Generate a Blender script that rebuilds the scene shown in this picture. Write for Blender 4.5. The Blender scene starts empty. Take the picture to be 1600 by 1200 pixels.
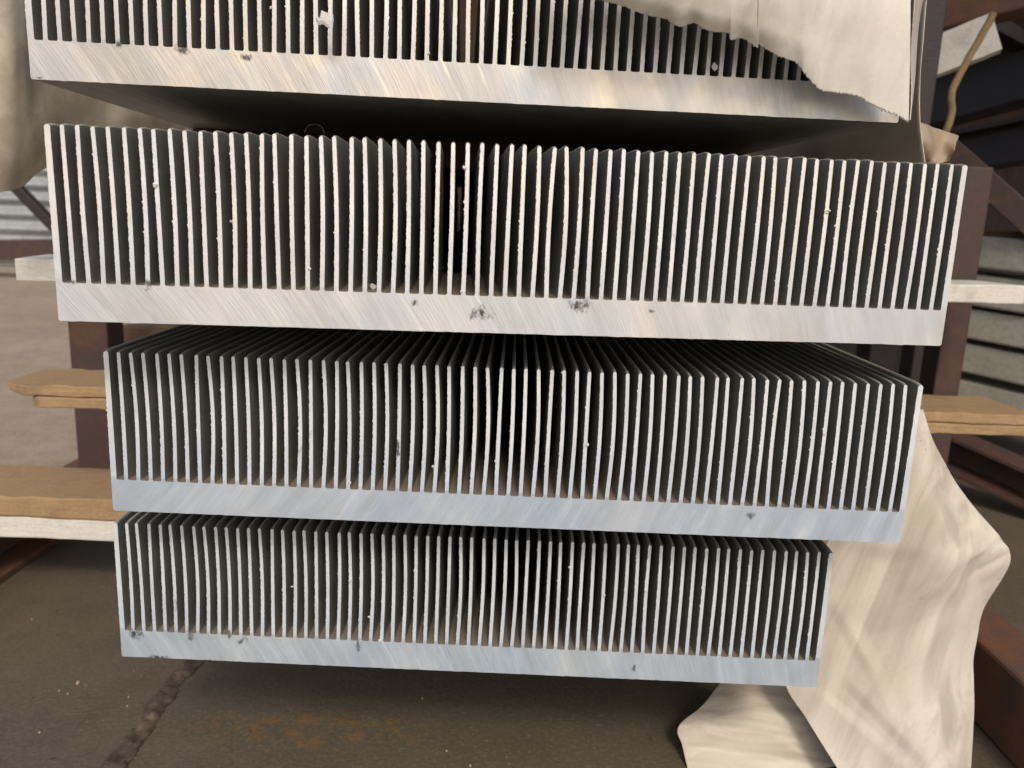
import bpy, bmesh, math, random
from mathutils import Vector, Matrix, noise
random.seed(7)
rad = math.radians
scn = bpy.context.scene
col = scn.collection
FLOOR = -0.36

# ------------------------------------------------------------------ camera
FPX = 1253.06
ROWS = ((0.99919837, 0.00824517, 0.03917445), (0.04003274, -0.20579565, -0.97777581), (0.0, 0.97856025, -0.20596075))
cam_data = bpy.data.cameras.new('camera')
cam_data.sensor_width = 36.0
cam_data.lens = 36.0 * FPX / 1600.0
cam_data.clip_start = 0.01
cam_data.clip_end = 500
cam_data.dof.use_dof = True
cam_data.dof.focus_distance = 0.40
cam_data.dof.aperture_fstop = 15.0
cam = bpy.data.objects.new('camera', cam_data)
col.objects.link(cam)
r_, d_, f_ = (Vector(v) for v in ROWS)
cam.matrix_world = Matrix(((r_.x, -d_.x, -f_.x, 0), (r_.y, -d_.y, -f_.y, 0), (r_.z, -d_.z, -f_.z, 0), (0, 0, 0, 1)))
scn.camera = cam

# ------------------------------------------------------------------ sky and sun
SUN_EL, SUN_AZ = 42.0, 8.0      # height, and how far right of straight behind the camera
world = bpy.data.worlds.new('World')
scn.world = world
world.use_nodes = True
wn = world.node_tree.nodes
wn.clear()
sky = wn.new('ShaderNodeTexSky')
sky.sky_type = 'NISHITA'
sky.sun_disc = False
sky.sun_elevation = rad(SUN_EL)
sky.sun_rotation = rad(180 - SUN_AZ)
sky.dust_density = 3.0
bg = wn.new('ShaderNodeBackground')
bg.inputs['Strength'].default_value = 0.15
wo = wn.new('ShaderNodeOutputWorld')
world.node_tree.links.new(sky.outputs[0], bg.inputs[0])
world.node_tree.links.new(bg.outputs[0], wo.inputs[0])
sd = bpy.data.lights.new('sun', 'SUN')
sd.energy = 1.5
sd.angle = rad(10)
sd.color = (1.0, 0.93, 0.82)
sun = bpy.data.objects.new('sun', sd)
to_sun = Vector((math.sin(rad(SUN_AZ)) * math.cos(rad(SUN_EL)), -math.cos(rad(SUN_AZ)) * math.cos(rad(SUN_EL)), math.sin(rad(SUN_EL))))
sun.rotation_euler = to_sun.to_track_quat('Z', 'Y').to_euler()
col.objects.link(sun)
scn.view_settings.view_transform = 'Standard'
scn.view_settings.look = 'None'
scn.view_settings.gamma = 1
scn.view_settings.exposure = 0.0
scn.view_settings.use_curve_mapping = False

# ------------------------------------------------------------------ helpers
def U(px, py, X=None, Y=None, Z=None):
    """the place in the scene seen at a pixel of the photograph, at a known X, Y or Z"""
    a, b = (px - 800) / FPX, (py - 600) / FPX
    d = r_ * a + d_ * b + f_
    if X is not None: return d * (X / d.x)
    if Y is not None: return d * (Y / d.y)
    return d * (Z / d.z)

def tag(o, label=None, cat=None, group=None, kind=None):
    if label: o['label'] = label
    if cat: o['category'] = cat
    if group: o['group'] = group
    if kind: o['kind'] = kind
    return o

def empty(name, loc=(0, 0, 0), rot=(0, 0, 0)):
    o = bpy.data.objects.new(name, None)
    o.empty_display_size = 0.05
    o.location = loc
    o.rotation_euler = rot
    col.objects.link(o)
    return o

def mesh_obj(name, verts, faces, mats, parent=None, fmat=None, smooth=False):
    me = bpy.data.meshes.new(name)
    me.from_pydata([tuple(v) for v in verts], [], faces)
    if not isinstance(mats, (list, tuple)): mats = [mats]
    for m in mats: me.materials.append(m)
    if fmat:
        for p, i in zip(me.polygons, fmat): p.material_index = i
    if smooth:
        for p in me.polygons: p.use_smooth = True
    o = bpy.data.objects.new(name, me)
    col.objects.link(o)
    if parent: o.parent = parent
    return o

def fix_normals(o):
    bm = bmesh.new(); bm.from_mesh(o.data)
    bmesh.ops.recalc_face_normals(bm, faces=bm.faces)
    bm.to_mesh(o.data); bm.free()
    return o

def prism(name, prof, p0, p1, mat, parent=None, up=Vector((0, 0, 1)), bev=0.0, n=1, wob=0.0, tip=0.0):
    """a profile (list of (side, up) points) swept from p0 to p1"""
    p0, p1 = Vector(p0), Vector(p1)
    ax = (p1 - p0).normalized()
    side = ax.cross(up).normalized()
    u2 = side.cross(ax).normalized()
    V, F = [], []
    m = len(prof)
    for i in range(n + 1):
        c = p0.lerp(p1, i / n)
        for (s, h) in prof:
            if tip:
                k = min(1.0, 0.25 + 0.75 * ((i / n) * (p1 - p0).length / tip) ** 0.6)
                s, h = s * k if s > 0 else s * (0.5 + k / 2), h * k
            w = Vector((0, 0, 0))
            if wob:
                q = c + side * s + u2 * h
                w = (side * noise.noise(q * 60) + u2 * noise.noise(q * 60 + Vector((9, 3, 1)))) * wob
            V.append(c + side * s + u2 * h + w)
    for i in range(n):
        for j in range(m):
            a = i * m + j; b = i * m + (j + 1) % m
            F.append((a, b, b + m, a + m))
    F.append(tuple(range(m))[::-1]); F.append(tuple(range(n * m, n * m + m)))
    o = mesh_obj(name, V, F, mat, parent)
    fix_normals(o)
    if bev:
        md = o.modifiers.new('bevel', 'BEVEL'); md.width = bev; md.segments = 2; md.limit_method = 'ANGLE'
    return o

def rect(w, h):
    return [(-w / 2, -h / 2), (w / 2, -h / 2), (w / 2, h / 2), (-w / 2, h / 2)]

def channel(w, h, t):
    # C section lying on its web, open to the +side
    return [(-w / 2, -h / 2), (w / 2, -h / 2), (w / 2, -h / 2 + t), (-w / 2 + t, -h / 2 + t), (-w / 2 + t, h / 2 - t), (w / 2, h / 2 - t), (w / 2, h / 2), (-w / 2, h / 2)]

def ibeam(w, h, t):
    a = w / 2; b = h / 2; c = t / 2
    return [(-a, -b), (a, -b), (a, -b + t), (c, -b + t), (c, b - t), (a, b - t), (a, b), (-a, b), (-a, b - t), (-c, b - t), (-c, -b + t), (-a, -b + t)]

# ------------------------------------------------------------------ materials
class NT:
    def __init__(s, name):
        s.m = bpy.data.materials.new(name); s.m.use_nodes = True
        s.t = s.m.node_tree; s.n = s.t.nodes
        s.b = s.n['Principled BSDF']
    def node(s, t, **k):
        n = s.n.new(t)
        for a, v in k.items(): setattr(n, a, v)
        return n
    def link(s, a, b): s.t.links.new(a, b)
    def coord(s): return s.node('ShaderNodeTexCoord').outputs['Object']
    def val(s, sock, v):
        if hasattr(v, 'is_output'): s.link(v, sock)
        else: sock.default_value = v
    def math(s, op, a, b=0.0, c=0.0, clamp=False):
        n = s.node('ShaderNodeMath', operation=op, use_clamp=clamp)
        for i, v in enumerate((a, b, c)): s.val(n.inputs[i], v)
        return n.outputs[0]
    def mapping(s, vec, loc=(0, 0, 0), rot=(0, 0, 0), scale=(1, 1, 1)):
        n = s.node('ShaderNodeMapping')
        s.link(vec, n.inputs[0])
        n.inputs[1].default_value = loc; n.inputs[2].default_value = rot; n.inputs[3].default_value = scale
        return n.outputs[0]
    def noise(s, vec, scale, detail=3, rough=0.55, dist=0.0):
        n = s.node('ShaderNodeTexNoise')
        s.link(vec, n.inputs['Vector'])
        n.inputs['Scale'].default_value = scale; n.inputs['Detail'].default_value = detail
        n.inputs['Roughness'].default_value = rough; n.inputs['Distortion'].default_value = dist
        return n.outputs['Fac']
    def ramp(s, fac, lo, hi, a=0.0, b=1.0):
        n = s.node('ShaderNodeMapRange', clamp=True)
        s.link(fac, n.inputs[0])
        n.inputs[1].default_value = lo; n.inputs[2].default_value = hi
        n.inputs[3].default_value = a; n.inputs[4].default_value = b
        return n.outputs[0]
    def mix(s, f, a, b, mode='MIX'):
        n = s.node('ShaderNodeMix', data_type='RGBA', blend_type=mode)
        s.val(n.inputs[0], f)
        for i, v in ((6, a), (7, b)):
            if isinstance(v, tuple): v = v + (1,) if len(v) == 3 else v
            s.val(n.inputs[i], v)
        return n.outputs[2]
    def bump(s, h, strength, dist=0.001):
        n = s.node('ShaderNodeBump')
        n.inputs['Strength'].default_value = strength; n.inputs['Distance'].default_value = dist
        s.link(h, n.inputs['Height']); s.link(n.outputs[0], s.b.inputs['Normal'])

def cut_metal(name, angle, tint, smudges, curve=1.2, bright=0.5, glint=0.45, gcol=(0.90, 0.87, 0.82), gain=1.0, root=None):
    """sawn aluminium end face: saw marks across the section, warm and blue light painted in as clouds, a few dark smears"""
    t = NT(name)
    tint = tuple(tuple(min(0.93, v * gain) for v in c) for c in tint)
    co = t.coord()
    flat = t.mapping(co, scale=(1, 0, 1))
    rot = t.mapping(flat, rot=(0, rad(angle), 0))
    sp = t.node('ShaderNodeSeparateXYZ'); t.link(rot, sp.inputs[0])
    # slight arc of the saw blade
    arc = t.math('MULTIPLY', t.math('MULTIPLY', sp.outputs[2], sp.outputs[2]), curve)
    across = t.math('ADD', sp.outputs[0], arc)
    cb = t.node('ShaderNodeCombineXYZ')
    t.link(across, cb.inputs[0]); t.link(sp.outputs[2], cb.inputs[2])
    v1 = t.mapping(cb.outputs[0], scale=(820, 1, 45))
    v2 = t.mapping(cb.outputs[0], scale=(300, 1, 26))
    v3 = t.mapping(cb.outputs[0], scale=(2600, 1, 160))
    v4 = t.mapping(cb.outputs[0], loc=(4, 0, 1), scale=(70, 1, 9))
    s4 = t.noise(v4, 1.0, 3, 0.6, 0.3)
    s1 = t.noise(v1, 1.0, 3, 0.6); s2 = t.noise(v2, 1.0, 3, 0.6); s3 = t.noise(v3, 1.0, 1, 0.5)
    cloud = t.noise(flat, 28, 3, 0.6, 0.4)
    cloud2 = t.noise(t.mapping(flat, loc=(3, 0, 7)), 11, 2, 0.5)
    blot = t.noise(t.mapping(flat, loc=(5, 0, 2)), 95, 4, 0.65)
    lit = t.mix(t.ramp(cloud2, 0.38, 0.62), tint[0], tint[1])
    lit = t.mix(t.ramp(cloud, 0.42, 0.70, 0, 0.55), lit, tint[2])
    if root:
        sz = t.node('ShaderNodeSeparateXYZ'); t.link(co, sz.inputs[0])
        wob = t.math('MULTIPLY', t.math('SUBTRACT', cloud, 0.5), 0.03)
        lit = t.mix(t.ramp(t.math('ADD', sz.outputs[2], wob), 0.016, 0.046, 0.85, 0.0), lit, t.mix(t.ramp(cloud2, 0.38, 0.62), root[0], root[1]))  # light tint of the base painted in towards the fin roots
    # dark saw lines and painted glints, stronger where the clouds are
    band = t.ramp(t.noise(t.mapping(flat, loc=(1, 0, 4)), 19, 3, 0.6), 0.42, 0.62, 0.08, 1.0)
    lit = t.mix(t.ramp(s4, 0.45, 0.66, 0, 0.55), lit, tuple(v * 0.78 for v in tint[0]))
    lit = t.mix(t.ramp(s4, 0.42, 0.28, 0, 0.5), lit, tuple(min(0.95, v * 1.22) for v in tint[2]))
    hi = t.math('MULTIPLY', t.ramp(s2, 0.57, 0.76), band)
    lit = t.mix(t.math('MULTIPLY', hi, glint), lit, gcol)
    lo = t.math('MULTIPLY', t.ramp(s1, 0.42, 0.26), band)
    lit = t.mix(t.math('MULTIPLY', lo, 0.22 if root else 0.42), lit, (0.38, 0.38, 0.39))
    lo2 = t.math('MULTIPLY', t.ramp(t.noise(t.mapping(cb.outputs[0], loc=(7, 0, 3), scale=(300, 1, 22)), 1.0, 1, 0.5), 0.31, 0.22), band)
    lit = t.mix(t.math('MULTIPLY', lo2, 0.45), lit, (0.25, 0.24, 0.23))
    # scattered specks of dirt
    speck = t.noise(t.mapping(flat, loc=(2, 0, 9)), 520, 2, 0.5)
    lit = t.mix(t.ramp(speck, 0.735, 0.78, 0, 0.35 if root else 0.6), lit, (0.20, 0.18, 0.16))
    # smears where grease was left
    sm = None
    for (x, z, rx, rz) in smudges:
        mp = t.mapping(flat, loc=(-x / rx, 0, -z / rz), scale=(1 / rx, 0, 1 / rz))
        ln = t.node('ShaderNodeVectorMath', operation='LENGTH'); t.link(mp, ln.inputs[0])
        k = t.ramp(ln.outputs['Value'], 1.0, 0.2)
        sm = k if sm is None else t.math('MAXIMUM', sm, k)
    if sm is not None:
        gr = t.noise(t.mapping(flat, loc=(8, 0, 8), rot=(0, rad(angle), 0), scale=(1.3, 0, 0.8)), 300, 6, 0.75)
        k = t.ramp(t.math('ADD', t.math('MULTIPLY', sm, 0.30), gr), 0.66, 0.84, 0, 0.92)
        k = t.math('MULTIPLY', k, t.ramp(sm, 0.0, 0.25))
        lit = t.mix(k, lit, (0.05, 0.042, 0.036))
    t.link(lit, t.b.inputs['Base Color'])
    t.b.inputs['Metallic'].default_value = bright
    rg = t.math('ADD', t.ramp(s2, 0.3, 0.7, 0.34, 0.52), t.ramp(blot, 0.35, 0.7, -0.05, 0.10))
    t.link(rg, t.b.inputs['Roughness'])
    h = t.math('ADD', t.math('MULTIPLY', s1, 0.5), t.math('ADD', t.math('MULTIPLY', s2, 0.8), t.math('MULTIPLY', s3, 0.3)))
    t.bump(h, 0.18 if root else 0.45, 0.0005)
    return t.m

def mill_metal(name, dust):
    t = NT(name)
    co = t.coord()
    st = t.noise(t.mapping(co, scale=(1, 3, 260)), 3, 3, 0.5)
    cl = t.noise(co, 40, 3, 0.6)
    c = t.mix(t.ramp(cl, 0.35, 0.7), (0.31, 0.31, 0.275), (0.38, 0.37, 0.33))
    c = t.mix(t.ramp(st, 0.45, 0.7, 0, 0.35), c, (0.42, 0.41, 0.38))
    # brown dust lies on whatever faces up
    g = t.node('ShaderNodeNewGeometry')
    sp = t.node('ShaderNodeSeparateXYZ'); t.link(g.outputs['True Normal'], sp.inputs[0])
    up = t.ramp(sp.outputs[2], 0.6, 0.9)
    c = t.mix(t.math('MULTIPLY', up, dust), c, (0.22, 0.165, 0.12))
    t.link(c, t.b.inputs['Base Color'])
    t.link(t.math('MULTIPLY', t.math('SUBTRACT', 1.0, up), 0.55), t.b.inputs['Metallic'])
    t.link(t.ramp(cl, 0.3, 0.7, 0.48, 0.60), t.b.inputs['Roughness'])
    return t.m

def paper(name, a, b, c, srot=0.0, streak=14.0, dots=0.7, sscale=(1, 1, 0.07)):
    t = NT(name)
    co = t.coord()
    turned = t.mapping(co, rot=(0, rad(srot), 0))
    s = t.noise(t.mapping(turned, scale=sscale), streak * 5, 3, 0.6, 0.5)
    cl = t.noise(co, 9, 3, 0.6)
    fib = t.noise(co, 420, 2, 0.6)
    k = t.mix(t.ramp(s, 0.40, 0.64), a, b)
    k = t.mix(t.ramp(cl, 0.50, 0.72, 0, 0.7), k, c)
    k = t.mix(t.ramp(fib, 0.35, 0.75, 0, 0.10), k, (0.3, 0.25, 0.2))
    sp = t.noise(t.mapping(co, loc=(3, 1, 2)), 330, 2, 0.5)
    spm = t.ramp(t.noise(co, 16, 2, 0.5), 0.52, 0.66)
    k = t.mix(t.math('MULTIPLY', t.ramp(sp, 0.69, 0.74), t.math('MULTIPLY', spm, dots)), k, (0.09, 0.05, 0.035))
    t.link(k, t.b.inputs['Base Color'])
    t.b.inputs['Roughness'].default_value = 0.62
    t.b.inputs['Specular IOR Level'].default_value = 0.35
    h = t.math('ADD', t.math('MULTIPLY', s, 1.0), t.math('MULTIPLY', t.noise(co, 60, 3, 0.6), 0.35))
    t.bump(h, 0.22, 0.0012)
    return t.m

def wood(name, a, b, fib=0.6, dark=(0.12, 0.08, 0.05)):
    t = NT(name)
    co = t.coord()
    g = t.noise(t.mapping(co, scale=(6, 60, 60)), 6, 4, 0.6, 0.2)
    f = t.noise(t.mapping(co, scale=(1, 1, 1)), 330, 4, 0.75)
    cl = t.noise(co, 22, 4, 0.65)
    c = t.mix(t.ramp(g, 0.3, 0.7), a, b)
    c = t.mix(t.ramp(f, 0.42, 0.72, 0, fib), c, tuple(x * 0.62 for x in a))
    c = t.mix(t.ramp(cl, 0.56, 0.74, 0, 0.45), c, dark)
    t.link(c, t.b.inputs['Base Color'])
    t.b.inputs['Roughness'].default_value = 0.85
    t.bump(t.math('ADD', f, g), 0.6, 0.0015)
    return t.m

def steel(name, a, rust, k0=0.5, k1=0.68, rough=0.6, sc=20.0):
    t = NT(name)
    co = t.coord()
    cl = t.noise(co, sc, 5, 0.68, 0.3)
    fi = t.noise(co, sc * 14, 4, 0.7)
    c = t.mix(t.ramp(cl, k0, k1), a, rust)
    c = t.mix(t.ramp(fi, 0.45, 0.75, 0, 0.5), c, tuple(x * 0.5 for x in rust))
    c = t.mix(t.ramp(fi, 0.36, 0.25, 0, 0.4), c, tuple(min(1, x * 1.9) for x in a))
    t.link(c, t.b.inputs['Base Color'])
    t.b.inputs['Roughness'].default_value = rough
    t.bump(fi, 0.5, 0.0012)
    return t.m

MILL = mill_metal('mill_finish_aluminium', 0.8)
MILLF = mill_metal('mill_finish_fins', 0.1)
PAPER_W = paper('white_wrapping_paper', (0.84, 0.80, 0.72), (0.64, 0.60, 0.53), (0.78, 0.73, 0.64), 4, 12, dots=0.0)
PAPER_K = paper('stained_wrapping_paper', (0.66, 0.595, 0.50), (0.46, 0.405, 0.33), (0.55, 0.485, 0.395), -14, 11)
PAPER_S = paper('greyed_wrapping_paper', (0.68, 0.59, 0.46), (0.50, 0.43, 0.33), (0.60, 0.52, 0.40), 0, 7, sscale=(1, 0.15, 1))
PAPER_L = paper('tan_streaked_paper', (0.78, 0.69, 0.54), (0.60, 0.52, 0.40), (0.70, 0.61, 0.47), 74, 9, dots=0.2, sscale=(1, 1, 0.10))
PAPER_F = paper('shaded_flap_paper', (0.40, 0.31, 0.22), (0.33, 0.25, 0.18), (0.37, 0.29, 0.20), 20, 8, dots=0.2)  # darker brown stands for the shade the flap hangs in
PAPER_B = paper('streaked_wrapping_paper', (0.70, 0.63, 0.51), (0.46, 0.39, 0.30), (0.60, 0.52, 0.42), 84, 16)
BOARD = wood('fibreboard', (0.46, 0.30, 0.155), (0.36, 0.23, 0.12), 0.7)
TOPBOARD = wood('dusty_fibreboard', (0.36, 0.25, 0.15), (0.30, 0.21, 0.13), 0.5)
WHITEWOOD = wood('whitewashed_board', (0.80, 0.76, 0.67), (0.70, 0.65, 0.57), 0.3, (0.34, 0.30, 0.25))
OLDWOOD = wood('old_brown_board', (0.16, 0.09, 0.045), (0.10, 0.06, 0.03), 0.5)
RUST = steel('rusty_brown_steel', (0.13, 0.070, 0.050), (0.19, 0.085, 0.035), 0.42, 0.62, 0.75, 34)
PURPLE = steel('dark_primer_steel', (0.062, 0.036, 0.031), (0.11, 0.05, 0.026), 0.48, 0.70, 0.6, 26)
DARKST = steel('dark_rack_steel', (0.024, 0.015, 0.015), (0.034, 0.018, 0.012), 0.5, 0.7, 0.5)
GREYAL = steel('dusty_grey_aluminium', (0.48, 0.45, 0.37), (0.38, 0.35, 0.28), 0.4, 0.7, 0.55, 9)
ROPE = wood('tan_rope', (0.30, 0.20, 0.10), (0.22, 0.14, 0.07), 0.6)
SHEET = steel('added_roof_sheet', (0.36, 0.37, 0.38), (0.26, 0.27, 0.28), 0.45, 0.7, 0.5, 3)
FOIL = steel('crumpled_foil', (0.75, 0.72, 0.68), (0.6, 0.58, 0.55), 0.4, 0.6, 0.3, 90)

def ground_mat(name, a, b, stain=None, rust=False):
    t = NT(name)
    co = t.coord()
    n1 = t.noise(co, 3.0, 5, 0.6, 0.4); n2 = t.noise(co, 26, 5, 0.65); n3 = t.noise(co, 300, 3, 0.6)
    c = t.mix(t.ramp(n1, 0.35, 0.68), a, b)
    c = t.mix(t.ramp(n2, 0.42, 0.72, 0, 0.5), c, tuple(x * 0.62 for x in a))
    c = t.mix(t.ramp(n3, 0.48, 0.72, 0, 0.45), c, tuple(min(1, x * 1.6) for x in b))
    pit = t.noise(t.mapping(co, loc=(4, 4, 4)), 170, 2, 0.5)
    c = t.mix(t.ramp(pit, 0.70, 0.76, 0, 0.7), c, tuple(x * 0.35 for x in a))
    dust = t.noise(t.mapping(co, loc=(6, 1, 4)), 240, 2, 0.5)
    c = t.mix(t.ramp(dust, 0.735, 0.765, 0, 0.7), c, tuple(min(1, x * 3) for x in a))
    if rust:
        p = U(500, 1140, Z=FLOOR)
        mp = t.mapping(co, loc=(-p.x / 0.085, -p.y / 0.022, 0), scale=(1 / 0.085, 1 / 0.022, 0))
        ln = t.node('ShaderNodeVectorMath', operation='LENGTH'); t.link(mp, ln.inputs[0])
        k = t.math('MULTIPLY', t.ramp(ln.outputs['Value'], 1.3, 0.5), t.ramp(t.noise(co, 75, 4, 0.6), 0.48, 0.60, 0, 0.68))
        c = t.mix(k, c, (0.20, 0.11, 0.035))
    t.link(c, t.b.inputs['Base Color'])
    t.b.inputs['Roughness'].default_value = 0.8
    t.bump(t.math('ADD', n3, t.math('MULTIPLY', n2, 2.0)), 0.4, 0.0015)
    return t.m

# ------------------------------------------------------------------ the setting
def sheet_z(name, pts, z, mat, kind='structure'):
    o = mesh_obj(name, [(x, y, z) for x, y in pts], [tuple(range(len(pts)))], mat)
    return tag(o, kind=kind)

GDUST = ground_mat('dusty_concrete', (0.34, 0.265, 0.185), (0.43, 0.34, 0.245))
GDARK = ground_mat('shade_toned_concrete', (0.098, 0.081, 0.050), (0.130, 0.098, 0.068), rust=True)  # stack's shade put into a darker floor colour, plus a rust stain
sheet_z('ground', [(-60, -60), (60, -60), (60, 60), (-60, 60)], FLOOR - 0.004, GDUST)
sheet_z('shade_toned_slab', [(-3.0, 0.05), (3.0, 0.05), (3.0, 2.6), (0.7, 2.6), (0.35, 0.95), (-0.47, 0.90), (-3.0, 0.86)], FLOOR, GDARK)  # near floor, its shade carried by the darker colour

# unseen roof added to shade the rack, and an added dark wall behind
def shade_blockers():
    V = []; F = []
    n = 200
    for i in range(n + 1):
        x = -0.45 + 5.4 * i / n
        z = 1.35 + 0.012 * math.sin(x / 0.076 * 2 * math.pi)
        V.append((x, -0.15, z)); V.append((x, 6.5, z + 0.35))
    for i in range(n): F.append((2 * i, 2 * i + 1, 2 * i + 3, 2 * i + 2))
    o = mesh_obj('added_shade_roof', V, F, SHEET, smooth=True); tag(o, kind='structure')  # roof out of view, added to block light from above
    V = []; F = []
    for i in range(n + 1):
        x = -0.9 + 6.4 * i / n
        y = 4.6 + 0.012 * math.sin(x / 0.076 * 2 * math.pi)
        V.append((x, y, FLOOR)); V.append((x, y, 1.6))
    for i in range(n): F.append((2 * i, 2 * i + 1, 2 * i + 3, 2 * i + 2))
    o = mesh_obj('added_dark_wall', V, F, PURPLE, smooth=True); tag(o, kind='structure')  # wall added to hide bright sky and darken the background
shade_blockers()

# dirt-filled joint across the slab
def crack():
    pts = [(318, 1018, 13), (298, 1040, 15), (272, 1064, 12), (262, 1085, 17), (240, 1106, 19), (228, 1135, 15), (208, 1160, 17), (185, 1190, 22), (168, 1225, 22)]
    V = []; F = []
    n = 60
    def at(u):
        q = u * (len(pts) - 1); i = min(int(q), len(pts) - 2); k = q - i
        return [pts[i][j] * (1 - k) + pts[i + 1][j] * k for j in range(3)]
    for i in range(n + 1):
        x, y, w = at(i / n)
        jl = noise.noise(Vector((i * 0.45, 1, 0))) * 6; jr = noise.noise(Vector((i * 0.45, 7, 0))) * 5
        l = U(x - w + jl, y, Z=FLOOR); r = U(x + w * 0.75 + jr, y + 6, Z=FLOOR)
        for k in range(9):
            q = l.lerp(r, k / 8)
            edge = min(k, 8 - k)
            h = 0.0008 if edge == 0 else 0.001 + 0.0022 * (noise.noise(q * 120) + noise.noise(q * 310) * 0.6 + 0.3)
            V.append((q.x, q.y, FLOOR + max(h, 0.0006)))
    for i in range(n):
        for k in range(8):
            a = i * 9 + k
            F.append((a, a + 1, a + 10, a + 9))
    t = NT('joint_dirt'); co = t.coord()
    a = t.noise(co, 120, 5, 0.7); b = t.noise(co, 40, 3, 0.6)
    c = t.mix(t.ramp(a, 0.35, 0.65), (0.045, 0.03, 0.02), (0.12, 0.085, 0.055))
    c = t.mix(t.ramp(b, 0.56, 0.68, 0, 0.7), c, (0.24, 0.18, 0.12))
    t.link(c, t.b.inputs['Base Color']); t.b.inputs['Roughness'].default_value = 0.9
    t.bump(a, 0.8, 0.002)
    o = mesh_obj('slab_joint', V, F, t.m, smooth=True)
    tag(o, kind='structure')
crack()

# ------------------------------------------------------------------ heat sinks
WS, HS, LS = 0.400, 0.0829, 1.30
NF = 65
ZB = 0.2 * HS            # top of the base plate
STUB = 0.0016
EDGE = 0.0028
PITCH = (WS - EDGE) / (NF - 1)

def fin_x(i): return -WS / 2 + EDGE / 2 + i * PITCH
def fin_w(i): return EDGE if i in (0, NF - 1) else 0.00192

def base_plate(parent, cut, rs):
    rnd = random.Random(rs)
    P = []
    n = 140
    P.append((-WS / 2, 0.0007)); P.append((-WS / 2 + 0.0006, 0.0))
    for k in range(1, n):
        x = -WS / 2 + WS * k / n
        P.append((x, rnd.uniform(-0.00012, 0.0001) * (1.6 if rnd.random() < 0.1 else 0.7)))
    P.append((WS / 2 - 0.0006, 0.0)); P.append((WS / 2, 0.0007))
    P.append((WS / 2, ZB + STUB))
    r = 0.0007
    for i in range(NF - 1, -1, -1):
        x = fin_x(i); w = fin_w(i) / 2
        if i < NF - 1:
            for a in (0, 30, 60, 90):
                P.append((x + w + r - r * math.sin(rad(a)), ZB + r - r * math.cos(rad(a))))
            P.append((x + w, ZB + STUB))
        if i > 0:
            P.append((x - w, ZB + STUB))
            for a in (90, 60, 30, 0):
                P.append((x - w - r + r * math.sin(rad(a)), ZB + r - r * math.cos(rad(a))))
    P.append((-WS / 2, ZB + STUB))
    m = len(P)
    V = [(x, 0, z) for x, z in P] + [(x, LS, z) for x, z in P]
    F = [tuple(range(m)), tuple(range(2 * m - 1, m - 1, -1))]
    fm = [0, 1]
    for j in range(m):
        F.append((j, j + m, (j + 1) % m + m, (j + 1) % m)); fm.append(1)
    o = mesh_obj('base_plate', V, F, [cut, MILL], parent, fm)
    fix_normals(o)

def fin(parent, i, cut, rs, drift, bulge):
    rnd = random.Random(rs * 1000 + i)
    x0 = fin_x(i); wb = fin_w(i); wt = wb * (0.86 if 0 < i < NF - 1 else 0.85)
    nr = 120
    h0 = ZB + STUB; h1 = HS + rnd.uniform(-0.0003, 0.0003)
    bow = rnd.gauss(0, 0.00024) + drift * 0.5 + bulge; lean = rnd.gauss(0, 0.00030) + drift
    if rnd.random() < 0.10: bow += rnd.choice((-1, 1)) * 0.0005
    edge = i in (0, NF - 1)
    if edge: bow *= 0.2; lean = 0
    ph = rnd.uniform(0, 99); side = -1 if i < 22 or rs > 1 else 1
    rows = []
    for k in range(nr + 1):
        u = k / nr
        z = h0 + (h1 - wt * 0.45 - h0) * u
        cx = x0 + bow * math.sin(math.pi * u) + lean * u * u
        w = (wb + (wt - wb) * u) / 2
        j = 0.00020 * noise.noise(Vector((ph, u * 62, 0))) + 0.00014 * noise.noise(Vector((ph, u * 30, 9))) + 0.00005
        if rnd.random() < 0.010: j += rnd.uniform(0.0002, 0.0006)
        j *= min(1, u * 10)
        j2 = 0.00006 * noise.noise(Vector((ph + 5, u * 60, 0)))
        if side < 0: jl, jr = j, j2
        else: jl, jr = j2, j
        rows.append((cx, z, w, jl, jr))
    cx, zt, w = rows[-1][0], rows[-1][1], rows[-1][2]
    cap = []
    for a in (25, 60, 90, 120, 155):
        cap.append((cx + w * math.cos(rad(a)), zt + (h1 - zt) * math.sin(rad(a))))
    secs = [(0.0, 1.0, 1.0), (0.0012, 0.35, 0.62), (0.003, 0.0, 0.25), (0.007, 0.0, 0.0), (LS, 0.0, 0.0)]
    V = []; m = 2 * (nr + 1) + len(cap)
    wav = [0, 0, 0, 0, rnd.gauss(0, 0.0004)]
    for si, (y, jf, dr) in enumerate(secs):
        drop = 0.0009 * dr
        def zz(z):
            u = (z - h0) / (h1 - h0)
            return z - drop * max(0, u) ** 2
        for (cx, z, w, jl, jr) in rows: V.append((cx + w + jr * jf + wav[si], y, zz(z)))
        for (x, z) in cap: V.append((x + wav[si], y, zz(z)))
        for (cx, z, w, jl, jr) in reversed(rows): V.append((cx - w - jl * jf + wav[si], y, zz(z)))
    F = []; fm = []
    for k in range(nr):                       # front and back faces as strips
        a, b = k, k + 1; c, d = m - 1 - (k + 1), m - 1 - k
        F.append((d, a, b, c)); fm.append(0)
        o5 = 4 * m
        F.append((o5 + a, o5 + d, o5 + c, o5 + b)); fm.append(1)
    F.append(tuple(range(nr, nr + len(cap) + 2))); fm.append(0)
    F.append(tuple(4 * m + q for q in range(nr + len(cap) + 1, nr - 1, -1))); fm.append(1)
    for s in range(4):
        for j in range(m):
            a = s * m + j; b = s * m + (j + 1) % m
            F.append((b, a, a + m, b + m)); fm.append(1)
    mesh_obj('fin', V, F, [cut, MILLF], parent, fm)

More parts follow.
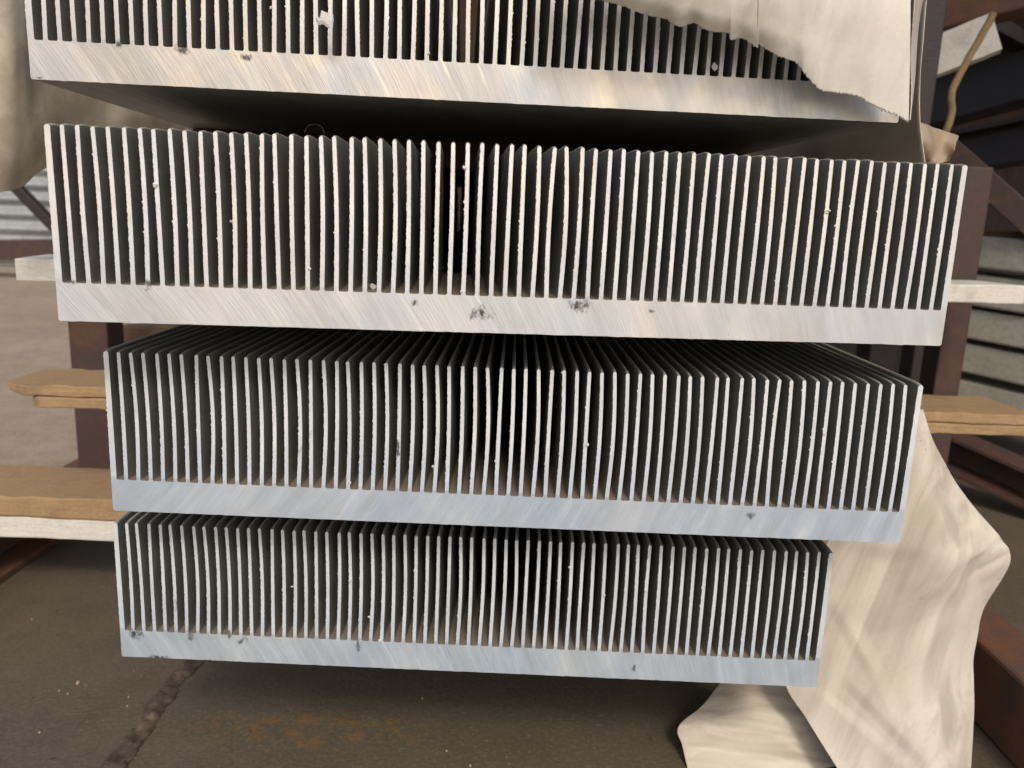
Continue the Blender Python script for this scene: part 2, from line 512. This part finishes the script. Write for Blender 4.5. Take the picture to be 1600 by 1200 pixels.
def heat_sink(label, loc, yaw, roll, cut, rs, drift, bulge=0.0002):
    root = empty('heat_sink', loc, (0, -roll, yaw))
    tag(root, label, 'heat sink', 'finned aluminium heat sinks stacked on spacer boards')
    base_plate(root, cut[0], rs)
    for i in range(NF):
        fin(root, i, cut[1], rs, drift(i / (NF - 1)), bulge)
    return root

SINKS = [
    ((-0.01998, 0.38916, 0.05061), 0.067878, -0.00106),
    ((0.00146, 0.35975, -0.05243), 0.072935, 0.00106),
    ((0.00032, 0.38353, -0.15491), 0.000759, -0.00195),
    ((-0.01888, 0.41674, -0.25761), -0.011581, 0.00208)]
def loc_of(k, px, py):
    """x, z on the front face of sink k seen at a pixel"""
    (o, yaw, rl) = SINKS[k]
    o = Vector(o); u = Vector((math.cos(yaw), math.sin(yaw), 0)); d = Vector((-math.sin(yaw), math.cos(yaw), 0))
    ray = U(px, py, Y=1.0)
    t = o.dot(d) / ray.dot(d)
    q = ray * t - o
    return (q.dot(u), q.z)
def smear(k, lst):
    out = []
    for (px, py, rx, rz) in lst:
        x, z = loc_of(k, px, py)
        out.append((x, z, rx, rz))
    return out

T1 = ((0.54, 0.51, 0.47), (0.52, 0.53, 0.545), (0.80, 0.68, 0.50))  # T tints: warm light above and bluish light below, put into the metal
T2 = ((0.68, 0.68, 0.675), (0.61, 0.64, 0.68), (0.74, 0.69, 0.62))
T3 = ((0.60, 0.67, 0.75), (0.48, 0.57, 0.70), (0.68, 0.71, 0.73))
T4 = ((0.62, 0.70, 0.77), (0.53, 0.64, 0.75), (0.72, 0.75, 0.77))
F1 = ((0.74, 0.70, 0.62), (0.69, 0.68, 0.65), (0.82, 0.74, 0.61))  # fin faces carry the same painted warm-to-blue light
F2 = ((0.78, 0.765, 0.73), (0.73, 0.745, 0.76), (0.84, 0.78, 0.68))
F3 = ((0.75, 0.775, 0.775), (0.70, 0.74, 0.78), (0.79, 0.78, 0.75))
F4 = ((0.74, 0.78, 0.785), (0.69, 0.75, 0.785), (0.77, 0.785, 0.77))
SM = [
    smear(0, [(184, 70, .004, .003), (285, 78, .007, .004), (385, 90, .006, .003), (60, 122, .003, .001)]),
    smear(1, [(905, 478, .009, .006), (933, 445, .003, .006), (648, 472, .003, .003), (750, 490, .009, .006), (112, 440, .004, .002), (233, 447, .003, .005), (1018, 487, .003, .002)]),
    smear(2, [(1172, 805, .004, .004), (622, 705, .0018, .009), (620, 690, .002, .006)]),
    smear(3, [(212, 990, .008, .006), (278, 945, .003, .008), (298, 990, .003, .010), (358, 990, .003, .005), (378, 1000, .005, .004), (245, 1026, .012, .0025), (325, 1032, .006, .002), (560, 1008, .003, .006), (990, 1045, .002, .005)])]
CUT1 = cut_metal('sawn_base_warm', 24, T1, SM[0], glint=0.85, gcol=(0.98, 0.88, 0.70))
CUT2 = cut_metal('sawn_base_pale', 27, T2, SM[1], glint=0.5)
CUT3 = cut_metal('sawn_base_bluish', -30, T3, SM[2], glint=0.4, gcol=(0.82, 0.85, 0.88))
CUT4 = cut_metal('sawn_base_cool', 22, T4, SM[3], glint=0.4, gcol=(0.84, 0.86, 0.87))
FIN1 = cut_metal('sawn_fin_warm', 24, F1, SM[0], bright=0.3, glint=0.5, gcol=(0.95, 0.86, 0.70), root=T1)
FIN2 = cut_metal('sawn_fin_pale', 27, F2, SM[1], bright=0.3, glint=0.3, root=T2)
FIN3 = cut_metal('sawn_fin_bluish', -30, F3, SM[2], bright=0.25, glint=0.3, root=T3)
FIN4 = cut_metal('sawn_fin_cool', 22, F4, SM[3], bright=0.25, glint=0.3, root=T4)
heat_sink('topmost finned aluminium block, cropped by the frame and half covered by torn white paper', *SINKS[0], (CUT1, FIN1), 1, lambda u: 0.0)
heat_sink('second finned aluminium block from the top, the widest in view, with whole fin tips showing', *SINKS[1], (CUT2, FIN2), 2, lambda u: (-0.0004 + 0.0008 * math.sin(u * 3.0)) * 0.8)
heat_sink('third finned aluminium block down, set back with the dark tops of its fins showing', *SINKS[2], (CUT3, FIN3), 3, lambda u: 0.0005 * math.sin(u * 5.0) - 0.0002, 0.0006)
heat_sink('lowest finned aluminium block, the narrowest in view, dark smudges at its left corner', *SINKS[3], (CUT4, FIN4), 4, lambda u: 0.0006 * math.sin(u * 4.2), 0.0004)

# ------------------------------------------------------------------ spacer boards between the blocks
def board(name, p0, p1, w, h, mat, label, cat='spacer board', group=None, bev=0.0012, wob=0.0008):
    o = prism(name, rect(w, h), p0, p1, mat, bev=bev, n=60, wob=wob)
    tag(o, label, cat, group)
    return o
SP = 0.0195
GRP = 'spacer boards under the blocks'
a = U(25, 440, Z=-.0724); b = U(1600, 473, Z=-.0724)
def mk(p, y=0.0): return Vector((p.x, p.y + y, 0))
def spacer(p0, p1, ztop, h, mat, label, w=0.07):
    ax = (p1 - p0).normalized(); back = Vector((-ax.y, ax.x, 0)) * (w / 2)
    c = Vector((0, 0, ztop - h / 2 - 0.0003))
    return board('spacer_board', p0 + back + c, p1 + back + c, w, h, mat, label, group=GRP)
spacer(Vector((-0.43, 0.690, 0)), Vector((0.548, 0.868, 0)), -0.05243, SP, WHITEWOOD, 'whitish wooden strip sticking out beside the second block from the top')
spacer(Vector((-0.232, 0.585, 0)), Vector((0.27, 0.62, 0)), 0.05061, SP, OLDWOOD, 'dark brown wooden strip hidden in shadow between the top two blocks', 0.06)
# split fibreboard: two thin layers under the third block
def fibre(p0, p1, ztop, h, label, layers, w=0.075, tips=(0.03, 0.012)):
    root = empty('fibre_board', (0, 0, 0))
    tag(root, label, 'spacer board', GRP)
    ax = (p1 - p0).normalized(); back = Vector((-ax.y, ax.x, 0)) * (w / 2)
    z = ztop
    for j, (hh, e0, e1, dy) in enumerate(layers):
        q0 = p0 - ax * e0 + back + Vector((0, dy, z - hh / 2)); q1 = p1 + ax * e1 + back + Vector((0, dy, z - hh / 2))
        prism('layer', rect(w, hh - 0.0006), q0, q1, BOARD, root, bev=0.0018, n=110, wob=0.0014, tip=tips[j])
        z -= hh
fibre(Vector((-0.405, 0.655, 0)), Vector((0.462, 0.695, 0)), -0.1552, SP, 'tan split fibreboard strip level with the third block, frayed at its left end', [(0.0098, 0.034, 0.004, 0.0), (0.0097, 0.008, -0.004, -0.002)])
fibre(Vector((-0.56, 0.664, 0)), Vector((0.30, 0.664, 0)), -0.2580, SP, 'orange tan fibreboard strip lying on a whitish strip beside the lowest block', [(SP, 0.0, 0.0, 0.0)], w=0.085)
spacer(Vector((-0.57, 0.6655, 0)), Vector((0.30, 0.6655, 0)), -0.2777, SP, WHITEWOOD, 'whitish wooden strip under the tan fibreboard, lowest of the strips', 0.07)

# ------------------------------------------------------------------ rails and posts of the rack
RTOP = -0.2976
RH = RTOP - FLOOR
o = prism('steel_rail', ibeam(0.07, RH - 0.001, 0.007), (-0.510, 0.25, (RTOP + FLOOR) / 2), (-0.510, 0.86, (RTOP + FLOOR) / 2), RUST, bev=0.001)
tag(o, 'rusty brown steel rail on the floor at the left, carrying the strips', 'steel rail', 'steel rails under the stack')
o = prism('steel_rail', rect(0.044, RH - 0.001), (0.379, 0.25, (RTOP + FLOOR) / 2), (0.379, 1.1, (RTOP + FLOOR) / 2), RUST, bev=0.003)
tag(o, 'rusty brown steel rail on the floor at the right, beside the hanging paper', 'steel rail', 'steel rails under the stack')

def post(p, w, d, top, mat, label, plate=False):
    root = empty('steel_post', (p.x, p.y, FLOOR))
    tag(root, label, 'steel post', 'steel posts of the rack')
    prism('column', rect(w, d), (0, 0, 0.006), (0, 0, top - FLOOR), mat, root, up=Vector((0, 1, 0)), bev=0.002)
    if plate:
        prism('foot_plate', rect(w * 2.2, d * 2.0), (0, 0, 0.0005), (0, 0, 0.006), RUST, root, up=Vector((0, 1, 0)), bev=0.001)
    return root
pl = U(152, 735, Z=FLOOR)
post(Vector((pl.x + 0.012, pl.y, 0)), 0.050, 0.045, -0.055, PURPLE, 'short brown steel post behind the left ends of the boards', True)
pr = U(1478, 560, Y=1.0)
q = U(1508, 330, Y=1.0)
post(Vector((q.x, 1.0, 0)), 0.032, 0.04, U(1520, 262, Y=1.0).z, PURPLE, 'brown steel post right of the second block, ending under the dark beam')
q = U(1437, 560, Y=1.2)
post(Vector((q.x, 1.2, 0)), 0.04, 0.04, U(1520, 262, Y=1.2).z, DARKST, 'dark steel post just behind the brown post at the right')
q = U(1428, 120, Y=1.0)
post(Vector((q.x, 1.0, 0)), 0.036, 0.04, 0.8, DARKST, 'dark steel post standing right beside the torn white paper')
o = prism('wooden_block', rect(0.07, 0.045), U(190, 530, Y=1.25), U(300, 528, Y=1.2), OLDWOOD, bev=0.002); tag(o, 'old brown timber with a bolt hole, in the gap left above the third block', 'wooden block')

# ------------------------------------------------------------------ left background
def corrugated():
    Y0 = 4.2
    a = U(-500, 200, Y=Y0); b = U(520, 400, Y=Y0)
    zt = 1.6; zb = FLOOR
    V = []; F = []
    n = 360
    pitch = 0.075
    for i in range(n + 1):
        z = zb + (zt - zb) * i / n
        y = Y0 + 0.016 * math.sin(z / pitch * 2 * math.pi)
        V.append((a.x, y - 0.4, z)); V.append((-1.2, y + 0.3, z))
    for i in range(n):
        F.append((2 * i, 2 * i + 1, 2 * i + 3, 2 * i + 2))
    o = mesh_obj('sheet_wall', V, F, SHEET, smooth=True)
    md = o.modifiers.new('thick', 'SOLIDIFY'); md.thickness = 0.004
    tag(o, 'grey corrugated metal sheet wall in the distance at the far left', 'wall')
corrugated()
pa = U(-160, 392, Y=3.6); pb = U(140, 388, Y=3.6)
o = prism('steel_beam', rect(0.10, 0.085), pa, pb, PURPLE, bev=0.004); tag(o, 'dark horizontal steel beam below the distant corrugated sheet', 'steel beam')
o = prism('steel_brace', rect(0.05, 0.04), U(-40, 225, Y=3.5), U(130, 400, Y=3.5), DARKST, bev=0.003); tag(o, 'thin dark diagonal brace in front of the corrugated sheet', 'steel brace')

# ------------------------------------------------------------------ right background
o = prism('steel_beam', rect(0.06, 0.10), U(1330, 35, Y=1.30), U(1760, -85, Y=1.12), RUST, bev=0.004); tag(o, 'rusty brown beam crossing the top right corner', 'steel beam')
o = prism('spacer_board', rect(0.03, 0.050), U(1456, 92, Y=1.17), U(1556, 52, Y=1.14), WHITEWOOD, n=30, bev=0.001, wob=0.001)
tag(o, 'short white board end in the rack at the top right', 'spacer board')
o = prism('steel_channel', channel(0.06, 0.12, 0.008), U(1400, 168, Y=1.7), U(1760, 56, Y=1.3), DARKST, bev=0.001, up=Vector((0, 0, 1))); tag(o, 'dark steel channel below the white board end', 'steel beam')
o = prism('steel_beam', ibeam(0.06, 0.07, 0.008), U(1380, 262, Y=1.6), U(1760, 190, Y=1.25), DARKST, bev=0.001); tag(o, 'dark steel beam right of the crumpled paper flap', 'steel beam')
o = prism('steel_beam', rect(0.05, 0.02), U(1545, 40, Y=1.45), U(1600, 70, Y=1.45), DARKST); tag(o, 'small dark plate beside the white board end', 'steel plate')
o = prism('steel_brace', rect(0.03, 0.036), U(1480, 232, Y=1.3), U(1680, 410, Y=1.2), PURPLE, bev=0.002); tag(o, 'diagonal brown brace behind the right edge of the second block', 'steel brace')

def tube(name, pts, rads, mat, seg=10, parent=None, ribs=0.0):
    P = []
    n = len(pts)
    N = 60
    for i in range(N + 1):
        q = i / N * (n - 1); k = min(int(q), n - 2); t = q - k
        p0 = pts[max(k - 1, 0)]; p1 = pts[k]; p2 = pts[k + 1]; p3 = pts[min(k + 2, n - 1)]
        P.append(0.5 * ((2 * p1) + (p2 - p0) * t + (2 * p0 - 5 * p1 + 4 * p2 - p3) * t * t + (3 * p1 - p0 - 3 * p2 + p3) * t ** 3))
    V = []; F = []
    for i, p in enumerate(P):
        d = (P[min(i + 1, N)] - P[max(i - 1, 0)]).normalized()
        s = d.cross(Vector((0, 1, 0.1))).normalized(); u = s.cross(d)
        for j in range(seg):
            an = 2 * math.pi * j / seg
            r = rads * (1 + ribs * math.sin(an * 3 + i * 0.9))
            V.append(p + s * math.cos(an) * r + u * math.sin(an) * r)
    for i in range(N):
        for j in range(seg):
            F.append((i * seg + j, i * seg + (j + 1) % seg, (i + 1) * seg + (j + 1) % seg, (i + 1) * seg + j))
    F.append(tuple(range(seg))[::-1]); F.append(tuple(range(N * seg, N * seg + seg)))
    return mesh_obj(name, V, F, mat, parent, smooth=True)
o = tube('rope', [U(1552, 22, Y=1.06), U(1530, 62, Y=1.05), U(1503, 110, Y=1.04), U(1487, 145, Y=1.03), U(1487, 175, Y=1.03), U(1478, 205, Y=1.03), U(1462, 232, Y=1.04)], 0.0044, ROPE, ribs=0.05)
tag(o, 'tan rope hanging in front of the white board end', 'rope')

# stacked bars on the next rack
k = 0
BL = ['grey bar at the top of the far stack, just above the whitish strip end', 'second grey bar down in the far stack, behind the whitish strip', 'third grey bar down in the far stack, just under the whitish strip', 'fourth grey bar down in the far stack at the right', 'bottom grey bar of the far stack, just above the tan fibreboard end']
for (yl, yr, hh) in ((392, 396, 0.050), (447, 462, 0.050), (497, 520, 0.048), (547, 580, 0.048), (600, 642, 0.046)):
    o = prism('metal_bar', rect(0.12, hh), U(1455, yl - 8, Y=1.42), U(1720, yr + 14, Y=1.20), GREYAL, bev=0.004)
    tag(o, BL[k], 'metal bar', 'grey bars stacked on the far rack'); k += 1
o = prism('spacer_board', rect(0.05, 0.012), U(1470, 366, Y=1.36), U(1720, 369, Y=1.22), OLDWOOD, bev=0.001); tag(o, 'thin brown board on top of the far stack of grey bars', 'spacer board')
o = prism('steel_beam', channel(0.05, 0.05, 0.006), U(1380, 655, Y=1.15), U(1700, 800, Y=0.95), PURPLE, bev=0.001); tag(o, 'slanting brown steel beam below the right end of the fibreboard', 'steel beam')
o = prism('steel_beam', rect(0.05, 0.03), U(1400, 735, Y=1.25), U(1720, 880, Y=1.0), RUST, bev=0.002); tag(o, 'low slanting rusty beam right of the hanging paper', 'steel beam')

# far things seen straight through the slots
o = prism('wooden_post', rect(0.11, 0.08), (-0.19, 2.4, FLOOR), (-0.19, 2.4, 0.9), OLDWOOD, up=Vector((0, 1, 0)), bev=0.003); tag(o, 'brown timber seen far behind through the middle slots', 'wooden post')
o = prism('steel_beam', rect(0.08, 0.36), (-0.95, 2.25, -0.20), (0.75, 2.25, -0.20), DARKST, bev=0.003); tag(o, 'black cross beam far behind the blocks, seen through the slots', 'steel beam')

# ------------------------------------------------------------------ paper sheets
def catmull(P, t):
    n = len(P); q = t * (n - 1); k = min(int(q), n - 2); t = q - k
    p0 = P[max(k - 1, 0)]; p1 = P[k]; p2 = P[k + 1]; p3 = P[min(k + 2, n - 1)]
    return 0.5 * ((2 * p1) + (p2 - p0) * t + (2 * p0 - 5 * p1 + 4 * p2 - p3) * t * t + (3 * p1 - p0 - 3 * p2 + p3) * t ** 3)
def paper_sheet(name, rows, mat, label, nu=70, nv=70, wob=0.0015, seed=0.0, fold=0.0, fdir=(1, 0, 0), th=0.0004, torn=0.0, creases=()):
    """rows of control points, bottom or torn row first"""
    V = []; F = []
    for j in range(nv + 1):
        v = j / nv
        for i in range(nu + 1):
            u = i / nu
            colp = [catmull(r, u) for r in rows]
            p = catmull(colp, v)
            s = Vector((seed, seed * 2, seed * 3))
            d = noise.noise(p * 14 + s) * wob * 1.6 + noise.noise(p * 45 + s) * wob * 0.6
            if fold:
                q = p.dot(Vector(fdir))
                w = q * 55 + 2.2 * noise.noise(p * 7 + s)
                d += fold * (abs(math.sin(w)) - 0.5)
            p = p + Vector((0, d, 0))
            for (A, B, k, reach) in creases:
                e = (B - A); e.y = 0; L = e.length; e = e / L
                w = p - A
                al = w.dot(e) / L; dist = w.x * e.z - w.z * e.x
                if dist > 0: p = p + Vector((0, k * min(dist, reach) * max(0.0, min(1.0, al * 4 + 0.4, (1.15 - al) * 4)), 0))
            if torn and j == 0:
                p = p + Vector((noise.noise(Vector((i * 0.8, seed, 0))), 0, noise.noise(Vector((i * 0.7, seed, 5))))) * torn
            V.append(p)
    for j in range(nv):
        for i in range(nu):
            a = j * (nu + 1) + i
            F.append((a, a + 1, a + nu + 2, a + nu + 1))
    o = mesh_obj(name, V, F, mat, smooth=True)
    md = o.modifiers.new('thick', 'SOLIDIFY'); md.thickness = th
    tag(o, label, 'wrapping paper')
    return o

# torn white sheet over the top block, its edge folded back along the right side
torn = [(860, -26), (900, -12), (942, 1), (975, 10), (1010, 24), (1040, 30), (1062, 42), (1085, 36), (1100, 45), (1118, 50), (1138, 52), (1142, 62), (1160, 60), (1182, 74), (1186, 70), (1216, 88), (1244, 98), (1258, 116), (1282, 140), (1302, 144), (1322, 146), (1345, 152), (1362, 163), (1385, 174), (1404, 181), (1412, 187), (1420, 190)]
row0 = []; row1 = []; row2 = []; row3 = []
for (x, y) in torn:
    u = (x - 860) / 560
    yy = 0.356 + 0.030 * u
    row0.append(U(x, y, Y=yy + 0.002))
    un = len(row0[:-1]) / (len(torn) - 1)
    xs = x; ym = -30 + 215 * u ** 1.1; up = 0.356 + 0.030 * u
    row1.append(U(x * 0.12 + xs * 0.88 + 2 * un, (y * 0.2 + ym * 0.8) * 0.66 - 0.33 * 60, Y=up - 0.005))
    row2.append(U(xs + 3 * un, ym * 0.33 - 0.66 * 110, Y=up - 0.012))
    row3.append(U(xs + 4 * un, -190, Y=up - 0.012))
paper_sheet('paper_sheet', [row0, row1, row2, row3], PAPER_W, 'torn white paper hanging over the right half of the top block', nu=420, nv=40, wob=0.0005, seed=3.0, fold=0.0005, fdir=(1, 0, 0.15), torn=0.0011)
# folded-back strip
paper_sheet('paper_sheet', [
    [U(1421, 188, Y=0.389), U(1423, 150, Y=0.398), U(1421, 90, Y=0.392), U(1424, 40, Y=0.388), U(1428, -20, Y=0.386), U(1430, -100, Y=0.386)],
    [U(1426, 150, Y=0.42), U(1429, 120, Y=0.42), U(1432, 60, Y=0.42), U(1437, 20, Y=0.42), U(1445, -20, Y=0.42), U(1452, -100, Y=0.42)]],
    PAPER_K, 'narrow turned-back edge of the paper right of the torn white sheet', nu=80, nv=10, wob=0.0006, seed=5.0, torn=0.0003)
# shaded sheet between the top blocks on the right
paper_sheet('paper_sheet', [
    [Vector((0.225, 0.455, 0.02)), Vector((0.235, 0.6, 0.016)), Vector((0.235, 0.8, 0.02)), Vector((0.22, 1.3, 0.02))],
    [Vector((0.215, 0.46, 0.075)), Vector((0.222, 0.6, 0.07)), Vector((0.225, 0.8, 0.07)), Vector((0.21, 1.3, 0.07))],
    [Vector((0.207, 0.45, 0.20)), Vector((0.21, 0.6, 0.20)), Vector((0.21, 0.8, 0.20)), Vector((0.20, 1.3, 0.20))]],
    PAPER_S, 'shaded brownish paper in the gap at the right between the top two blocks', nu=60, nv=30, wob=0.002, seed=8.0)
# flap that sticks out to the right
paper_sheet('paper_flap', [
    [U(1418, 256, Y=0.50), U(1440, 258, Y=0.50), U(1465, 256, Y=0.49), U(1482, 252, Y=0.50)],
    [U(1418, 220, Y=0.49), U(1445, 222, Y=0.475), U(1468, 228, Y=0.50), U(1490, 232, Y=0.49)],
    [U(1417, 191, Y=0.50), U(1442, 192, Y=0.49), U(1462, 201, Y=0.50), U(1498, 212, Y=0.51)]],
    PAPER_F, 'crumpled paper flap sticking out right of the top block corner', nu=40, nv=30, wob=0.002, seed=11.0, fold=0.003, fdir=(1, 0, 0.6))
# big sheet at the left
LX = (-90, 0, 35, 62, 110, 160, 212, 300, 460); LY = (.60, .62, .64, .66, .70, .74, .78, .87, 1.02)
LB = (312, 300, 291, 268, 246, 232, 224, 216, 216)
paper_sheet('paper_sheet', [
    [U(x, b, Y=y) for x, b, y in zip(LX, LB, LY)],
    [U(x, b * 0.7 + 20, Y=y - 0.015 + 0.004 * math.sin(k * 1.7)) for k, (x, b, y) in enumerate(zip(LX, LB, LY))],
    [U(x, b * 0.35, Y=y - 0.02 + 0.004 * math.sin(k * 2.1 + 1)) for k, (x, b, y) in enumerate(zip(LX, LB, LY))],
    [U(x, -150, Y=y - 0.03) for x, b, y in zip(LX, LB, LY)]],
    PAPER_L, 'large tan-streaked paper sheet hanging left of the top block', nu=110, nv=60, wob=0.0007, seed=14.0)
# big hanging sheet at the lower right
def prow(y, xs, ys): return [U(x, y + dy, Y=q) for (x, dy, q) in [(x, 0, q) for x, q in zip(xs, ys)]]
rowsA = [
    prow(1290, (1366, 1415, 1462, 1510), (.432, .428, .424, .432)),
    prow(1200, (1308, 1385, 1455, 1517), (.455, .450, .445, .452)),
    prow(1120, (1258, 1350, 1450, 1521), (.472, .462, .455, .468)),
    prow(1070, (1228, 1335, 1440, 1523), (.478, .468, .460, .474)),
    prow(1015, (1240, 1340, 1450, 1527), (.478, .472, .463, .478)),
    prow(950, (1270, 1350, 1460, 1558), (.475, .475, .465, .476)),
    prow(880, (1282, 1370, 1480, 1590), (.470, .475, .460, .470)),
    prow(845, (1295, 1370, 1480, 1570), (.468, .472, .462, .472)),
    prow(780, (1340, 1400, 1460, 1515), (.460, .470, .466, .476)),
    prow(700, (1385, 1415, 1440, 1464), (.455, .470, .475, .482)),
    prow(640, (1420, 1428, 1436, 1443), (.450, .470, .485, .490))]
CR = [(U(1531, 1022, Y=.47), U(1483, 900, Y=.47), 0.45, 0.018),
      (U(1483, 900, Y=.47), U(1455, 760, Y=.47), 0.30, 0.010),
      (U(1352, 1055, Y=.47), U(1296, 955, Y=.47), -0.25, 0.006),
      (U(1400, 1140, Y=.46), U(1345, 1000, Y=.46), 0.18, 0.008),
      (U(1470, 1230, Y=.45), U(1330, 1090, Y=.46), -0.30, 0.006),
      (U(1450, 1230, Y=.45), U(1300, 1110, Y=.46), 0.30, 0.006)]
paper_sheet('paper_sheet', rowsA, PAPER_K, 'big cream paper sheet hanging down right of the two lower blocks', nu=120, nv=170, wob=0.0011, seed=21.0, fold=0.0006, fdir=(0.9, 0, 0.25), creases=CR)
rowsB = [
    prow(1290, (1088, 1170, 1260, 1400), (.447, .450, .460, .47)),
    prow(1235, (1081, 1170, 1260, 1380), (.465, .466, .475, .48)),
    prow(1200, (1074, 1160, 1250, 1350), (.475, .472, .480, .488)),
    prow(1165, (1066, 1150, 1230, 1320), (.484, .480, .486, .495)),
    prow(1135, (1060, 1140, 1220, 1300), (.492, .486, .490, .50)),
    prow(1100, (1098, 1150, 1210, 1270), (.510, .505, .502, .505)),
    prow(1055, (1136, 1160, 1200, 1250), (.535, .530, .52, .515))]
paper_sheet('paper_sheet', rowsB, PAPER_B, 'lower paper sheet curling out under the lowest block, behind the big sheet', nu=60, nv=60, wob=0.0015, seed=31.0, fold=0.0009, fdir=(-0.12, 0, 1.0))

# ------------------------------------------------------------------ small things
def scrap(p, r, mat, name, label, cat, seed, flat=0.35, group=None, n=9):
    bm = bmesh.new()
    bmesh.ops.create_icosphere(bm, subdivisions=2, radius=r)
    for v in bm.verts:
        k = 1 + 0.9 * noise.noise(v.co / r * 1.3 + Vector((seed, 0, 0)))
        v.co = v.co * k
        v.co.y *= flat
    me = bpy.data.meshes.new(name); bm.to_mesh(me); bm.free()
    me.materials.append(mat)
    o = bpy.data.objects.new(name, me); col.objects.link(o)
    o.location = p
    o.rotation_euler = (random.uniform(-.4, .4), random.uniform(0, 3), random.uniform(-.4, .4))
    tag(o, label, cat, group)
    return o
scrap(U(511, 31, Y=0.372), 0.0034, FOIL, 'foil_scrap', 'crumpled bit of foil stuck to the fins of the top block', 'foil scrap', 3.1)
scrap(U(1117, 104, Y=0.394), 0.0014, FOIL, 'foil_scrap', 'tiny pale chip caught in a slot of the top block near the torn paper', 'foil scrap', 8.2)
scrap(U(583, 448, Y=0.366), 0.0014, FOIL, 'foil_scrap', 'small chip lying at the bottom of a slot of the second block', 'foil scrap', 5.5)
# bright curls of swarf on the fin edges: (pixel, sink)
SHY = {0: 0.381, 1: 0.357, 2: 0.3815, 3: 0.4145}
for n_, (px, py, k) in enumerate([(500, 30, 0), (423, 12, 0), (668, 83, 0), (245, 290, 1), (361, 346, 1), (491, 420, 1), (722, 262, 1), (717, 455, 1), (1301, 353, 1), (1292, 330, 1), (549, 754, 2), (678, 728, 2), (917, 695, 2), (1285, 678, 2), (946, 930, 3), (549, 907, 3), (576, 963, 3), (891, 886, 3), (1008, 924, 3), (1155, 873, 3), (457, 916, 3), (590, 1000, 3)]):
    x, z = loc_of(k, px, py)
    nf = round((x - fin_x(0)) / PITCH); x = fin_x(nf) + 0.0009 * (1 if x > fin_x(nf) else -1)
    (o_, yaw, rl) = SINKS[k]
    w = Vector(o_) + Vector((math.cos(yaw), math.sin(yaw), 0)) * x + Vector((math.sin(yaw), -math.cos(yaw), 0)) * 0.0004
    w.z = o_[2] + z
    scrap(w, 0.00062 if n_ % 3 else 0.0009, FOIL, 'metal_shaving', 'tiny bright curl of metal clinging to a fin edge', 'metal shaving', n_ * 2.3, 0.6, 'tiny metal shavings clinging to the fins')
LINT = wood('grey_lint', (0.16, 0.15, 0.13), (0.12, 0.11, 0.10), 0.1)
o = tube('lint_thread', [U(476, 207, Y=.40), U(481, 197, Y=.40), U(492, 194, Y=.40), U(503, 199, Y=.40), U(507, 210, Y=.40)], 0.00010, LINT, 5); tag(o, 'fine thread looping above the fin tips of the second block', 'lint thread')
o = tube('lint_thread', [U(566, 178, Y=.44), U(574, 160, Y=.44), U(583, 172, Y=.44), U(590, 158, Y=.44), U(596, 176, Y=.44)], 0.00012, LINT, 5); tag(o, 'tangled grey fibre hanging under the middle of the top block', 'lint thread')
o = tube('lint_thread', [U(535, 519, Y=.40), U(548, 527, Y=.40), U(560, 520, Y=.40), U(580, 528, Y=.40), U(600, 521, Y=.40)], 0.00010, LINT, 5); tag(o, 'fine fibre hanging below the base of the second block', 'lint thread')
chips = [(122, 1067), (93, 1079), (106, 1084), (62, 1144), (735, 1196), (660, 1091), (698, 1173), (201, 1089), (199, 1103), (50, 968)]
for n_, (px, py) in enumerate(chips):
    o = scrap(U(px, py, Z=FLOOR + 0.0006), 0.0007 if n_ else 0.0013, GDUST, 'stone_chip', 'tiny pale chip lying on the dark floor slab', 'stone chip', n_ * 1.7, 0.8, 'pale chips on the floor slab')
